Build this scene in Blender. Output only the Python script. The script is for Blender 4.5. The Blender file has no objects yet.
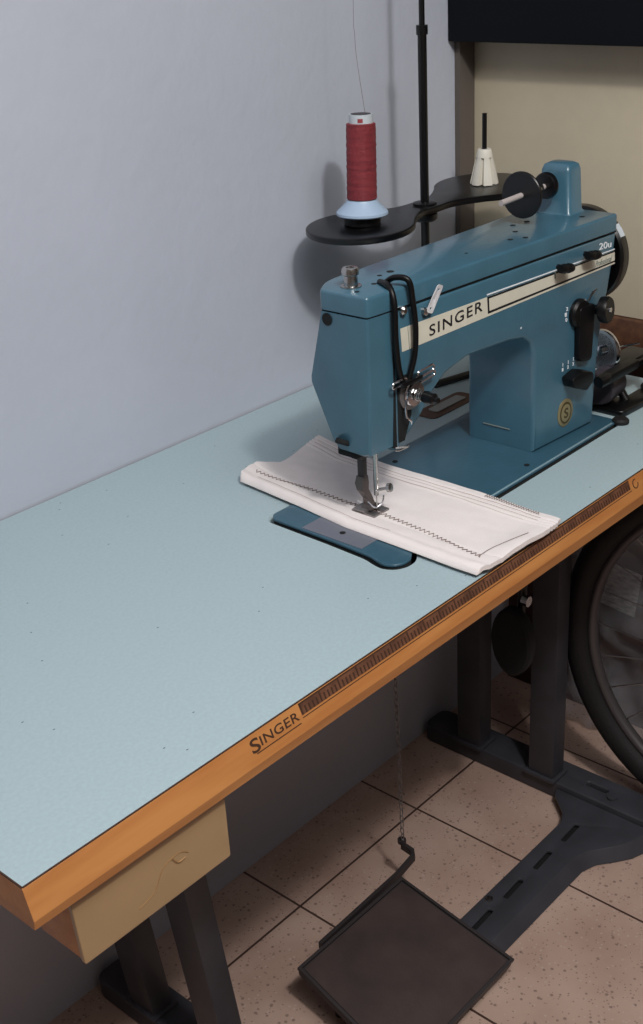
import bpy, bmesh, math, random
from mathutils import Vector, Matrix
random.seed(4)
PI = math.pi
sc = bpy.context.scene
COL = sc.collection

def srgb(r, g, b):
    def f(c):
        c /= 255.0
        return c / 12.92 if c <= 0.04045 else ((c + 0.055) / 1.055) ** 2.4
    return (f(r), f(g), f(b), 1.0)

# ------------------------------------------------------------------ camera
cam = bpy.data.cameras.new('camera')
cam.sensor_fit = 'VERTICAL'; cam.sensor_height = 36.0
cam.lens = 1257.07 / 1024 * 36
cam.clip_start = 0.02
camo = bpy.data.objects.new('camera', cam); COL.objects.link(camo)
_r = Vector((0.66238476, -0.74734912, -0.05211268))
_u = Vector((0.35601487, 0.25280888, 0.89963386))
_w = Vector((0.65916602, 0.61445665, -0.43352415))
camo.matrix_world = Matrix(((_r.x, _u.x, -_w.x, -0.36822), (_r.y, _u.y, -_w.y, -0.668398),
                            (_r.z, _u.z, -_w.z, 1.419888), (0, 0, 0, 1)))
sc.camera = camo

# ------------------------------------------------------------------ world, lights, exposure
wd = bpy.data.worlds.new('world'); sc.world = wd; wd.use_nodes = True
bg = wd.node_tree.nodes['Background']
bg.inputs['Color'].default_value = (0.72, 0.80, 1.0, 1)
bg.inputs['Strength'].default_value = 0.05

def area(name, loc, target, size, power, col):
    l = bpy.data.lights.new(name, 'AREA'); l.shape = 'DISK'; l.size = size
    l.energy = power; l.color = col
    o = bpy.data.objects.new(name, l); COL.objects.link(o)
    o.location = loc
    o.rotation_euler = (Vector(target) - Vector(loc)).to_track_quat('-Z', 'Y').to_euler()
    return o
area('ceiling_lamp_light', (0.06, -1.1, 2.55), (0.6, 0.2, 0.7), 0.16, 18, (1.0, 0.97, 0.93))
area('soft_fill_light', (0.15, -0.75, 2.66), (0.35, -0.3, 0.7), 1.6, 40, (1.0, 0.99, 0.97))  # broad soft fill added out of view to soften the lamp's shadows

sc.view_settings.view_transform = 'Standard'
sc.view_settings.look = 'None'
sc.view_settings.exposure = 0.18
sc.view_settings.gamma = 1.0
sc.view_settings.use_curve_mapping = False

# ------------------------------------------------------------------ materials
def mat(name, col, rough=0.5, metal=0.0, noise=0.0, nscale=30.0, bump=0.0, bscale=60.0, spec=0.5,
        trans=0.0, alpha=1.0, stretch=(1, 1, 1), col2=None, coat=0.0, detail=4.0):
    m = bpy.data.materials.new(name); m.use_nodes = True
    nt = m.node_tree; b = nt.nodes['Principled BSDF']
    b.inputs['Base Color'].default_value = col
    b.inputs['Roughness'].default_value = rough
    b.inputs['Metallic'].default_value = metal
    b.inputs['Specular IOR Level'].default_value = spec
    b.inputs['Transmission Weight'].default_value = trans
    b.inputs['Alpha'].default_value = alpha
    b.inputs['Coat Weight'].default_value = coat; b.inputs['Coat Roughness'].default_value = 0.15
    tc = nt.nodes.new('ShaderNodeTexCoord'); mp = nt.nodes.new('ShaderNodeMapping')
    mp.inputs['Scale'].default_value = stretch
    g = nt.nodes.new('ShaderNodeNewGeometry')
    nt.links.new(g.outputs['Position'], mp.inputs['Vector'])
    if noise or col2:
        n = nt.nodes.new('ShaderNodeTexNoise'); n.inputs['Scale'].default_value = nscale
        n.inputs['Detail'].default_value = detail
        nt.links.new(mp.outputs[0], n.inputs['Vector'])
        r = nt.nodes.new('ShaderNodeValToRGB')
        c2 = col2 or tuple(c * (1 - noise) for c in col[:3]) + (1,)
        r.color_ramp.elements[0].position = 0.35; r.color_ramp.elements[1].position = 0.65
        r.color_ramp.elements[0].color = c2; r.color_ramp.elements[1].color = col
        nt.links.new(n.outputs['Fac'], r.inputs['Fac'])
        nt.links.new(r.outputs['Color'], b.inputs['Base Color'])
    if bump:
        n2 = nt.nodes.new('ShaderNodeTexNoise'); n2.inputs['Scale'].default_value = bscale
        nt.links.new(mp.outputs[0], n2.inputs['Vector'])
        bp = nt.nodes.new('ShaderNodeBump'); bp.inputs['Strength'].default_value = bump
        bp.inputs['Distance'].default_value = 0.002
        nt.links.new(n2.outputs['Fac'], bp.inputs['Height'])
        nt.links.new(bp.outputs['Normal'], b.inputs['Normal'])
    return m

M = {}
M['wall'] = mat('wall_paint', srgb(186, 191, 204), 0.75, noise=0.05, nscale=4, bump=0.5, bscale=45)
M['far_wall'] = mat('far_wall_paint', srgb(130, 120, 112), 0.8, noise=0.05, nscale=4)
M['black_paint'] = mat('black_enamel', srgb(9, 9, 11), 0.32, noise=0.2, nscale=20)
M['black_plastic'] = mat('black_plastic', srgb(10, 10, 12), 0.42, spec=0.3)
M['rubber'] = mat('rubber', srgb(14, 12, 14), 0.7, bump=0.4, bscale=200)
M['teal'] = mat('teal_enamel', srgb(66, 106, 125), 0.34, noise=0.10, nscale=25, bump=0.12, bscale=180, coat=0.5)
M['teal_dark'] = mat('teal_bed_enamel', srgb(54, 90, 108), 0.36, noise=0.10, nscale=30, bump=0.1, bscale=160, coat=0.3)
M['cream'] = mat('cream_decal', srgb(212, 208, 192), 0.5, noise=0.05, nscale=80)
M['ink'] = mat('black_ink', srgb(16, 18, 24), 0.6)
M['white_ink'] = mat('white_ink', srgb(225, 230, 235), 0.6)
M['grey_ink'] = mat('grey_ink', srgb(120, 128, 122), 0.6)
M['steel'] = mat('bright_steel', srgb(190, 188, 186), 0.25, 1.0, noise=0.15, nscale=60)
M['dull_steel'] = mat('dull_steel', srgb(150, 146, 146), 0.42, 0.75, noise=0.15, nscale=60)
M['brass'] = mat('brass', srgb(158, 144, 108), 0.4, 0.5)
M['brass_dark'] = mat('dark_brass', srgb(88, 74, 44), 0.5, 0.5)
M['wood'] = mat('varnished_wood', srgb(192, 132, 76), 0.42, col2=srgb(176, 114, 62), nscale=9, stretch=(0.8, 7, 7), bump=0.08, bscale=40)
M['wood_dark'] = mat('dark_wood', srgb(98, 66, 46), 0.5, col2=srgb(76, 48, 34), nscale=10, stretch=(0.6, 8, 8))
M['ruler'] = mat('ruler_inlay', srgb(112, 74, 54), 0.5, col2=srgb(84, 54, 40), nscale=60)
M['burn'] = mat('burnt_engraving', srgb(62, 36, 20), 0.7)
M['groove'] = mat('pale_groove', srgb(206, 150, 96), 0.6)
M['stand'] = mat('grey_stand_enamel', srgb(62, 62, 69), 0.5, noise=0.25, nscale=18)
M['pedal'] = mat('worn_brown_pedal', srgb(68, 54, 52), 0.65, col2=srgb(54, 42, 41), nscale=14, bump=0.15, bscale=200)
M['pedal_rim'] = mat('dark_iron', srgb(58, 52, 54), 0.5, 0.2)
M['cloth'] = mat('white_cotton', srgb(236, 228, 226), 0.9, noise=0.03, nscale=60, bump=0.3, bscale=700)
M['hem'] = mat('cotton_seam_thread', srgb(178, 160, 154), 0.9)
M['stitch'] = mat('grey_brown_thread', srgb(134, 118, 114), 0.9)
M['red'] = mat('red_thread', srgb(150, 48, 56), 0.6, col2=srgb(130, 36, 46), nscale=8, stretch=(3, 3, 30), bump=0.9, bscale=90, spec=0.6)
M['pale_blue'] = mat('pale_blue_plastic', srgb(168, 190, 214), 0.4)
M['label_and_patch_white'] = mat('spool_label_and_rim_patch', srgb(196, 204, 210), 0.6)
M['label_red'] = mat('spool_label_print', srgb(150, 60, 66), 0.6)
M['ivory'] = mat('ivory_plastic', srgb(222, 218, 206), 0.5)
M['board'] = mat('beige_board', srgb(204, 192, 168), 0.65, noise=0.03, nscale=40)
M['navy'] = mat('dark_navy_paint', srgb(8, 12, 18), 0.7, spec=0.2)
M['chrome'] = mat('chrome', srgb(215, 215, 218), 0.15, 1.0)
M['alu'] = mat('aluminium_rim', srgb(84, 80, 82), 0.45, 0.5)
M['thread'] = mat('thin_thread', srgb(126, 120, 128), 0.9)
M['dark_cav'] = mat('dark_cavity', srgb(10, 11, 13), 0.9)
M['paper'] = mat('printed_paper', srgb(190, 192, 190), 0.8, col2=srgb(120, 120, 122), nscale=60, stretch=(1, 1, 3))
M['plastic'] = mat('clear_plastic', srgb(205, 205, 212), 0.12, alpha=0.28, bump=1.0, bscale=22, spec=0.9)
M['red_brown'] = mat('reddish_brown_cardboard', srgb(70, 46, 44), 0.8, noise=0.25, nscale=12)

def laminate():
    m = mat('mint_laminate', srgb(166, 186, 192), 0.40, noise=0.07, nscale=260, bump=0.12, bscale=500)
    nt = m.node_tree; b = nt.nodes['Principled BSDF']
    base = b.inputs['Base Color'].links[0].from_socket
    g = nt.nodes.new('ShaderNodeNewGeometry')
    v = nt.nodes.new('ShaderNodeTexVoronoi'); v.voronoi_dimensions = '2D'; v.inputs['Scale'].default_value = 11
    mp = nt.nodes.new('ShaderNodeMapping'); mp.inputs['Scale'].default_value = (1, 1.6, 1)
    nt.links.new(g.outputs['Position'], mp.inputs['Vector'])
    nt.links.new(mp.outputs[0], v.inputs['Vector'])
    lt = nt.nodes.new('ShaderNodeMath'); lt.operation = 'LESS_THAN'; lt.inputs[1].default_value = 0.014
    nt.links.new(v.outputs['Distance'], lt.inputs[0])
    n = nt.nodes.new('ShaderNodeTexNoise'); n.inputs['Scale'].default_value = 5
    nt.links.new(g.outputs['Position'], n.inputs['Vector'])
    gt = nt.nodes.new('ShaderNodeMath'); gt.operation = 'GREATER_THAN'; gt.inputs[1].default_value = 0.50
    nt.links.new(n.outputs['Fac'], gt.inputs[0])
    mu = nt.nodes.new('ShaderNodeMath'); mu.operation = 'MULTIPLY'
    nt.links.new(lt.outputs[0], mu.inputs[0]); nt.links.new(gt.outputs[0], mu.inputs[1])
    mx = nt.nodes.new('ShaderNodeMix'); mx.data_type = 'RGBA'
    nt.links.new(mu.outputs[0], mx.inputs[0]); nt.links.new(base, mx.inputs[6])
    mx.inputs[7].default_value = srgb(90, 104, 112)
    nt.links.new(mx.outputs[2], b.inputs['Base Color'])
    return m
M['laminate'] = laminate()

def floor_mat():
    m = bpy.data.materials.new('terrazzo_tiles'); m.use_nodes = True
    nt = m.node_tree; b = nt.nodes['Principled BSDF']; b.inputs['Roughness'].default_value = 0.42
    g = nt.nodes.new('ShaderNodeNewGeometry'); sp = nt.nodes.new('ShaderNodeSeparateXYZ')
    nt.links.new(g.outputs['Position'], sp.inputs[0])
    def math_(op, a, bb=None):
        n = nt.nodes.new('ShaderNodeMath'); n.operation = op
        if isinstance(a, float): n.inputs[0].default_value = a
        else: nt.links.new(a, n.inputs[0])
        if bb is not None:
            if isinstance(bb, float): n.inputs[1].default_value = bb
            else: nt.links.new(bb, n.inputs[1])
        return n.outputs[0]
    def line(s, off):
        a = math_('ADD', s, off); a = math_('DIVIDE', a, 0.3007); a = math_('FRACT', a)
        a = math_('SUBTRACT', a, 0.5); a = math_('ABSOLUTE', a)
        return math_('GREATER_THAN', a, 0.5 - 0.0065)
    lx = line(sp.outputs['X'], 3.007 - 0.998 + 3.007); ly = line(sp.outputs['Y'], 3.007 * 2 - 0.42)
    grout = math_('MAXIMUM', lx, ly)
    n1 = nt.nodes.new('ShaderNodeTexNoise'); n1.inputs['Scale'].default_value = 7; n1.inputs['Detail'].default_value = 6
    nt.links.new(g.outputs['Position'], n1.inputs['Vector'])
    r1 = nt.nodes.new('ShaderNodeValToRGB')
    r1.color_ramp.elements[0].color = srgb(176, 146, 132); r1.color_ramp.elements[1].color = srgb(200, 172, 158)
    r1.color_ramp.elements[0].position = 0.3; r1.color_ramp.elements[1].position = 0.7
    nt.links.new(n1.outputs['Fac'], r1.inputs['Fac'])
    last = r1.outputs['Color']
    for scale, thr, col in ((120, 0.30, srgb(104, 84, 78)), (150, 0.26, srgb(200, 182, 172)), (220, 0.30, srgb(120, 98, 90))):
        v = nt.nodes.new('ShaderNodeTexVoronoi'); v.inputs['Scale'].default_value = scale
        nt.links.new(g.outputs['Position'], v.inputs['Vector'])
        c = nt.nodes.new('ShaderNodeSeparateColor'); nt.links.new(v.outputs['Color'], c.inputs[0])
        pick = math_('GREATER_THAN', c.outputs[0], 0.78)
        near = math_('LESS_THAN', v.outputs['Distance'], thr)
        f = math_('MULTIPLY', math_('MULTIPLY', pick, near), 0.6)
        mx = nt.nodes.new('ShaderNodeMix'); mx.data_type = 'RGBA'
        nt.links.new(f, mx.inputs[0]); nt.links.new(last, mx.inputs[6]); mx.inputs[7].default_value = col
        last = mx.outputs[2]
    mx = nt.nodes.new('ShaderNodeMix'); mx.data_type = 'RGBA'
    nt.links.new(grout, mx.inputs[0]); nt.links.new(last, mx.inputs[6]); mx.inputs[7].default_value = srgb(74, 54, 48)
    nt.links.new(mx.outputs[2], b.inputs['Base Color'])
    bp = nt.nodes.new('ShaderNodeBump'); bp.inputs['Strength'].default_value = 0.4; bp.inputs['Distance'].default_value = 0.002
    nt.links.new(math_('SUBTRACT', 1.0, grout), bp.inputs['Height'])
    nt.links.new(bp.outputs['Normal'], b.inputs['Normal'])
    return m
M['floor'] = floor_mat()

# ------------------------------------------------------------------ object helpers
WL = {}          # world location of every object made here
def empty(name, loc, label, cat, group=None):
    o = bpy.data.objects.new(name, None); COL.objects.link(o); o.empty_display_size = 0.05
    o.location = loc; WL[o.name] = Vector(loc)
    o['label'] = label; o['category'] = cat
    if group: o['group'] = group
    return o

def tag(o, label, cat, group=None):
    o['label'] = label; o['category'] = cat
    if group: o['group'] = group
    return o

def mk(name, bm, m, parent=None, smooth=True, label=None, ang=35, kind=None):
    """link bm (in world coordinates) as one object with its origin at the centre of its box"""
    bmesh.ops.recalc_face_normals(bm, faces=bm.faces)
    xs = [v.co for v in bm.verts]
    lo = Vector((min(v.x for v in xs), min(v.y for v in xs), min(v.z for v in xs)))
    hi = Vector((max(v.x for v in xs), max(v.y for v in xs), max(v.z for v in xs)))
    c = (lo + hi) / 2
    if parent is None: c.z = lo.z
    for v in bm.verts: v.co -= c
    if smooth:
        for f in bm.faces: f.smooth = True
        for e in bm.edges:
            if len(e.link_faces) == 2 and e.calc_face_angle(0) > math.radians(ang): e.smooth = False
    me = bpy.data.meshes.new(name); bm.to_mesh(me); bm.free()
    me.materials.append(m)
    o = bpy.data.objects.new(name, me); COL.objects.link(o)
    WL[o.name] = c
    if parent:
        o.parent = parent; o.location = c - WL[parent.name]
    else: o.location = c
    if label: o['label'] = label
    if kind: o['kind'] = kind
    return o

def add_box(bm, lo, hi, bev=0.0, seg=2, M4=None):
    r = bmesh.ops.create_cube(bm, size=1.0)
    vs = r['verts']
    lo = Vector(lo); hi = Vector(hi); c = (lo + hi) / 2; s = hi - lo
    for v in vs: v.co = Vector((v.co.x * s.x + c.x, v.co.y * s.y + c.y, v.co.z * s.z + c.z))
    if bev:
        es = list({e for v in vs for e in v.link_edges})
        rr = bmesh.ops.bevel(bm, geom=es, offset=bev, segments=seg, affect='EDGES', profile=0.6)
        vs = list({v for f in rr['faces'] for v in f.verts} | {v for v in vs if v.is_valid})
    if M4 is not None:
        for v in vs: v.co = M4 @ v.co
    return vs
def box(lo, hi, bev=0.0, seg=2, M4=None):
    bm = bmesh.new(); add_box(bm, lo, hi, bev, seg, M4); return bm

def add_tube(bm, pts, r, n=10, cap=True, radii=None):
    pts = [Vector(p) for p in pts]
    rings = []; up = None
    for i, p in enumerate(pts):
        t = (pts[min(i + 1, len(pts) - 1)] - pts[max(i - 1, 0)]).normalized()
        if up is None:
            up = t.orthogonal().normalized()
        else:
            up = (up - t * up.dot(t))
            up = up.normalized() if up.length > 1e-6 else t.orthogonal().normalized()
        s = t.cross(up)
        rr = radii[i] if radii else r
        rings.append([bm.verts.new(p + (up * math.cos(a) + s * math.sin(a)) * rr)
                      for a in [2 * PI * k / n for k in range(n)]])
    for a, b in zip(rings, rings[1:]):
        for k in range(n):
            bm.faces.new((a[k], a[(k + 1) % n], b[(k + 1) % n], b[k]))
    if cap:
        bm.faces.new(rings[0]); bm.faces.new(rings[-1])
def tube(pts, r, n=10, **k):
    bm = bmesh.new(); add_tube(bm, pts, r, n, **k); return bm

def add_lathe(bm, prof, org, axis, n=32):
    """prof = [(radius, height)], revolved about axis through org"""
    org = Vector(org); ax = Vector(axis).normalized(); u = ax.orthogonal().normalized(); v = ax.cross(u)
    rings = []
    for r, h in prof:
        if r < 1e-6: rings.append([bm.verts.new(org + ax * h)])
        else: rings.append([bm.verts.new(org + ax * h + (u * math.cos(2 * PI * k / n) + v * math.sin(2 * PI * k / n)) * r) for k in range(n)])
    for a, b in zip(rings, rings[1:]):
        for k in range(n):
            k2 = (k + 1) % n
            if len(a) == 1 and len(b) == 1: continue
            if len(a) == 1: bm.faces.new((a[0], b[k2], b[k]))
            elif len(b) == 1: bm.faces.new((a[k], a[k2], b[0]))
            else: bm.faces.new((a[k], a[k2], b[k2], b[k]))
    if len(rings[0]) > 1: bm.faces.new(rings[0])
    if len(rings[-1]) > 1: bm.faces.new(rings[-1])
def lathe(prof, org, axis=(0, 0, 1), n=32):
    bm = bmesh.new(); add_lathe(bm, prof, org, axis, n); return bm

def spline(pts, n=8, closed=False):
    P = [Vector(p) for p in pts]; out = []
    m = len(P)
    rng = range(m) if closed else range(m - 1)
    for i in rng:
        g = (lambda k: P[k % m]) if closed else (lambda k: P[max(0, min(m - 1, k))])
        p0, p1, p2, p3 = g(i - 1), g(i), g(i + 1), g(i + 2)
        for j in range(n):
            t = j / n
            out.append(0.5 * ((2 * p1) + (p2 - p0) * t + (2 * p0 - 5 * p1 + 4 * p2 - p3) * t * t + (3 * p1 - p0 - 3 * p2 + p3) * t ** 3))
    if not closed: out.append(P[-1])
    return out

def rounded(pts, r, n=5):
    """round the corners of a 2D polygon; r a number or list"""
    out = []; m = len(pts)
    for i in range(m):
        a, b, c = Vector(pts[i - 1]), Vector(pts[i]), Vector(pts[(i + 1) % m])
        rr = r[i] if isinstance(r, (list, tuple)) else r
        d1, d2 = (a - b), (c - b)
        k = min(rr, d1.length * 0.48, d2.length * 0.48)
        if k < 1e-5: out.append((b.x, b.y)); continue
        p, q = b + d1.normalized() * k, b + d2.normalized() * k
        for j in range(n + 1):
            t = j / n
            v = p * (1 - t) ** 2 + b * 2 * t * (1 - t) + q * t * t
            out.append((v.x, v.y))
    return out

def plate(outline, holes, z0, z1, bevel=0.0):
    """2D outline with holes between z0 and z1, as bmesh"""
    cu = bpy.data.curves.new('tmp', 'CURVE'); cu.dimensions = '2D'; cu.fill_mode = 'BOTH'
    for loop in [outline] + list(holes):
        s = cu.splines.new('POLY'); s.points.add(len(loop) - 1)
        for k, (x, y) in enumerate(loop): s.points[k].co = (x, y, 0, 1)
        s.use_cyclic_u = True
    cu.extrude = (z1 - z0) / 2 - bevel; cu.bevel_depth = bevel; cu.bevel_resolution = 2
    cu.offset = -bevel
    o = bpy.data.objects.new('tmp', cu); COL.objects.link(o)
    dg = bpy.context.evaluated_depsgraph_get()
    me = bpy.data.meshes.new_from_object(o.evaluated_get(dg))
    bm = bmesh.new(); bm.from_mesh(me)
    bmesh.ops.remove_doubles(bm, verts=bm.verts, dist=1e-6)
    bmesh.ops.translate(bm, vec=(0, 0, (z0 + z1) / 2), verts=bm.verts)
    bpy.data.objects.remove(o); bpy.data.curves.remove(cu); bpy.data.meshes.remove(me)
    return bm

def xform(bm, f):
    for v in bm.verts: v.co = Vector(f(v.co))
    return bm

def loft(bm, loops, cap=True):
    R = [[bm.verts.new(p) for p in lp] for lp in loops]
    n = len(R[0])
    for a, b in zip(R, R[1:]):
        for k in range(n): bm.faces.new((a[k], a[(k + 1) % n], b[(k + 1) % n], b[k]))
    if cap: bm.faces.new(R[0]); bm.faces.new(R[-1])
    return bm

def text_bm(s, wdt, hgt, place, depth=0.0004, font_shear=0.0, spacing=1.0, bold=0.0):
    """text fitted in a wdt x hgt box; place(a, b, d) -> world"""
    cu = bpy.data.curves.new('tmp', 'FONT'); cu.body = s; cu.extrude = 0.01; cu.shear = font_shear
    cu.space_character = spacing; cu.offset = bold; cu.resolution_u = 4
    o = bpy.data.objects.new('tmp', cu); COL.objects.link(o)
    dg = bpy.context.evaluated_depsgraph_get()
    me = bpy.data.meshes.new_from_object(o.evaluated_get(dg))
    bm = bmesh.new(); bm.from_mesh(me)
    bmesh.ops.remove_doubles(bm, verts=bm.verts, dist=1e-5)
    xs = [v.co.x for v in bm.verts]; ys = [v.co.y for v in bm.verts]
    x0, x1, y0, y1 = min(xs), max(xs), min(ys), max(ys)
    for v in bm.verts:
        v.co = Vector(place((v.co.x - x0) / (x1 - x0) * wdt, (v.co.y - y0) / (y1 - y0) * hgt,
                            depth if v.co.z > 0 else -0.0002))
    bpy.data.objects.remove(o); bpy.data.curves.remove(cu); bpy.data.meshes.remove(me)
    return bm

# ================================================================== SETTING
H = 0.7766
mk('floor', box((-1.6, -2.2, -0.06), (3.2, 0.60, 0.0)), M['floor'], smooth=False, kind='structure')
mk('wall_back', box((-1.6, 0.546, 0.0), (3.2, 0.66, 2.7)), M['wall'], smooth=False, kind='structure')
mk('wall_left', box((-1.75, -2.2, 0.0), (-1.6, 0.66, 2.7)), M['far_wall'], smooth=False, kind='structure')
mk('wall_right', box((3.2, -2.2, 0.0), (3.35, 0.66, 2.7)), M['far_wall'], smooth=False, kind='structure')
mk('wall_front', box((-1.75, -2.35, 0.0), (3.35, -2.2, 2.7)), M['far_wall'], smooth=False, kind='structure')
mk('ceiling', box((-1.75, -2.35, 2.7), (3.35, 0.66, 2.8)), M['wall'], smooth=False, kind='structure')
mk('shade_strip_1', box((1.294, 0.536, 0.8235), (1.333, 0.5458, 1.2235)), mat('grey_brown_shade', srgb(96, 88, 82), 0.7), smooth=False, kind='structure')  # dark strip added for the shaded gap beside the board, not a real batten

# ================================================================== SEWING TABLE
TX = 1.22
table = empty('sewing_table', (0.61, 0.27, 0.0),
              'long sewing table with mint laminate top and orange wooden edge on grey metal stand', 'table')
bed_out = [(0.559, 0.274), (0.568, 0.2825), (1.042, 0.2825), (1.050, 0.274), (1.050, 0.108), (1.042, 0.1),
           (0.604, 0.100), (0.593, 0.097), (0.584, 0.088), (0.574, 0.0825), (0.562, 0.0825), (0.552, 0.088),
           (0.5475, 0.098), (0.550, 0.110), (0.554, 0.124), (0.557, 0.18)]
def grow(pts, d):
    out = []; m = len(pts); A = sum(pts[i - 1][0] * pts[i][1] - pts[i][0] * pts[i - 1][1] for i in range(m))
    s = 1 if A > 0 else -1
    for i in range(m):
        a, b, c = Vector(pts[i - 1]), Vector(pts[i]), Vector(pts[(i + 1) % m])
        n1 = Vector(((b - a).y, -(b - a).x)).normalized(); n2 = Vector(((c - b).y, -(c - b).x)).normalized()
        n = (n1 + n2).normalized() * s
        out.append((b.x + n.x * d, b.y + n.y * d))
    return out
hole = rounded(grow(bed_out, 0.0058), 0.006, 3)
mk('tabletop', plate([(0, 0), (TX, 0), (TX, 0.543), (0, 0.543)], [hole], H - 0.034, H), M['laminate'], table, smooth=False,
   label='pale mint speckled laminate top')
# dark tray closing the cut-out under the machine bed
mk('oil_pan', box((0.54, 0.075, H - 0.062), (1.06, 0.29, H - 0.0345)), M['dark_cav'], table, smooth=False)
# wooden edge: rings around the top
bm = bmesh.new()
def ring(df, ds, z): return [(-ds, -df, z), (TX + ds, -df, z), (TX + ds, 0.5435, z), (-ds, 0.5435, z)]
loft(bm, [ring(0.0004, 0.0004, H - 0.034), ring(0.0004, 0.0004, H - 0.0002), ring(0.0010, 0.0008, H - 0.0008), ring(0.0105, 0.0022, H - 0.0225),
          ring(0.0115, 0.0022, H - 0.0255), ring(0.0095, 0.0018, H - 0.0365), ring(0.002, 0.001, H - 0.0375), ring(0.001, 0.001, H - 0.034)], cap=False)
for v in bm.verts:
    if v.co.z < H - 0.0345: v.co.z += 0.0015 - 0.0070 * max(0, v.co.x) / TX
bmesh.ops.remove_doubles(bm, verts=bm.verts, dist=1e-6)
mk('wooden_edge', bm, M['wood'], table, ang=12, label='varnished orange wooden edging')
# dark hairline between laminate and wood
bm = bmesh.new(); add_box(bm, (0.0, -0.0008, H - 0.001), (TX, 0.0006, H + 0.0003)); add_box(bm, (-0.0008, 0, H - 0.001), (0.0006, 0.543, H + 0.0003))
mk('edge_line', bm, M['burn'], table, smooth=False)
# front bevel: place(a, b, d): a along x, b down the slope, d outwards
sl = Vector((0, -0.0095, -0.0217)).normalized(); nn = Vector((0, -0.0217, 0.0095)).normalized()
S0 = Vector((0, -0.0010, H - 0.0008))
def slope(x, b, d=0.0):
    return Vector((x, 0, 0)) + S0 + sl * b + nn * d
def slope_box(bm, x0, x1, b0, b1, d0=-0.0003, d1=0.0003):
    vs = [bm.verts.new(slope(x, b, d)) for d in (d0, d1) for b in (b0, b1) for x in (x0, x1)]
    for f in ((0, 1, 3, 2), (4, 5, 7, 6), (0, 1, 5, 4), (2, 3, 7, 6), (0, 2, 6, 4), (1, 3, 7, 5)):
        bm.faces.new([vs[k] for k in f])
bm = bmesh.new(); slope_box(bm, 0.3015, 0.893, 0.0008, 0.0118, -0.0002, 0.0004)
mk('ruler_inlay', bm, M['ruler'], table, smooth=False, label='dark brown worn measuring strip with burnt ticks')
bm = bmesh.new()
x = 0.302; k = 0
while x < 0.892:
    ln = 0.0095 if k % 5 == 0 else 0.0066
    slope_box(bm, x, x + (0.0016 if x < 0.62 else 0.0011), 0.0115 - ln, 0.0115, 0.0, 0.0008); x += 0.0052; k += 1
slope_box(bm, 0.3015, 0.893, 0.0004, 0.0016, 0.0, 0.0007)
o = mk('ruler_ticks', bm, M['burn'], table, smooth=False)
bm = bmesh.new(); slope_box(bm, 0.3015, 0.895, 0.0138, 0.0146, 0, 0.0003)
mk('ruler_groove', bm, M['burn'], table, smooth=False)
bm = bmesh.new(); add_tube(bm, [slope(0.906 + 0.0055 * math.cos(a), 0.009 + 0.0055 * math.sin(a), 0.0003) for a in [2 * PI * k / 20 for k in range(17)]], 0.0006, 6)
mk('engraved_ring', bm, M['burn'], table)
# SINGER burnt into the edge (capital S taller)
bm = text_bm('INGER', 0.049, 0.0088, lambda a, b, d: slope(0.2485 + a, 0.0140 - b, d), spacing=1.05, bold=0.006)
b2 = text_bm('S', 0.0105, 0.0128, lambda a, b, d: slope(0.2365 + a, 0.0165 - b, d), bold=0.012)
me = bpy.data.meshes.new('tmp'); b2.to_mesh(me); bm.from_mesh(me); b2.free(); bpy.data.meshes.remove(me)
slope_box(bm, 0.2405, 0.2975, 0.0172, 0.0180, 0, 0.0004)
mk('burnt_lettering', bm, M['burn'], table, smooth=False)

# drawer under the left end
dr = mk('drawer', box((0.0425, 0.0045, 0.6675), (0.2035, 0.060, 0.7385), 0.002), M['wood'], table, label='brown wooden drawer box')
bm = plate(rounded([(0.0410, 0.6665), (0.2050, 0.6665), (0.2050, 0.7385), (0.0370, 0.7385)], 0.003, 3), [], 0, 0.005, 0.001)
fr = mk('drawer_front', xform(bm, lambda c: (c.x, 0.0045 - c.z, c.y)), mat('cream_drawer_face', srgb(172, 142, 104), 0.35, noise=0.10, nscale=14, coat=0.2), dr,
   label='cream drawer face with curved brown scratch')
bm = tube(spline([(0.100, -0.0006, 0.682), (0.118, -0.0006, 0.688), (0.130, -0.0006, 0.705), (0.148, -0.0006, 0.709), (0.158, -0.0006, 0.703)], 8), 0.0006, 5)
for p in ([(0.140, -0.0006, 0.708), (0.146, -0.0006, 0.700), (0.154, -0.0006, 0.700)],): add_tube(bm, spline(p, 6), 0.0009, 5)
mk('scratch', bm, mat('brown_stain', srgb(150, 116, 76), 0.7), fr)

# stand
LEAN = 0.112
def lean(bm, left):
    if left:
        for v in bm.verts: v.co.x -= max(0, v.co.z - 0.034) * LEAN
    return bm
def column(x0, x1, y0, y1, left):
    bm = box((x0, y0, 0.034), (x1, y1, H - 0.0475), 0.004, 2)
    add_box(bm, (x0 - 0.006, y0 - 0.006, 0.0335), (x1 + 0.004, y1 + 0.006, 0.040), 0.002)
    return mk('leg', lean(bm, left), M['stand'], table)
def foot(x0, x1):
    out = rounded([(x0, 0.06), (x1, 0.06), (x1, 0.535), (x0, 0.535)], 0.02, 5)
    bm = plate(out, [rounded([(x0 + 0.028, 0.165), (x0 + 0.038, 0.165), (x0 + 0.038, 0.205), (x0 + 0.028, 0.205)], 0.004, 3)], 0.0, 0.034, 0.003)
    return mk('foot', bm, M['stand'], table)
for s in (0, 1):
    if s: xa = 1.165; fx = (1.168, 1.232); xt = xa
    else: xa = 0.382; fx = (0.380, 0.437); xt = xa - 0.079
    column(xa, xa + 0.037, 0.252, 0.302, not s); column(xa, xa + 0.037, 0.405, 0.455, not s)
    foot(*fx)
    mk('top_bracket', box((xt - 0.01, 0.10, H - 0.0475), (xt + 0.047, 0.50, H - 0.0345), 0.001), M['stand'], table)
    mk('brace', box((xt + 0.012, 0.303, 0.66), (xt + 0.034, 0.404, 0.72), 0.003), M['stand'], table)
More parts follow.
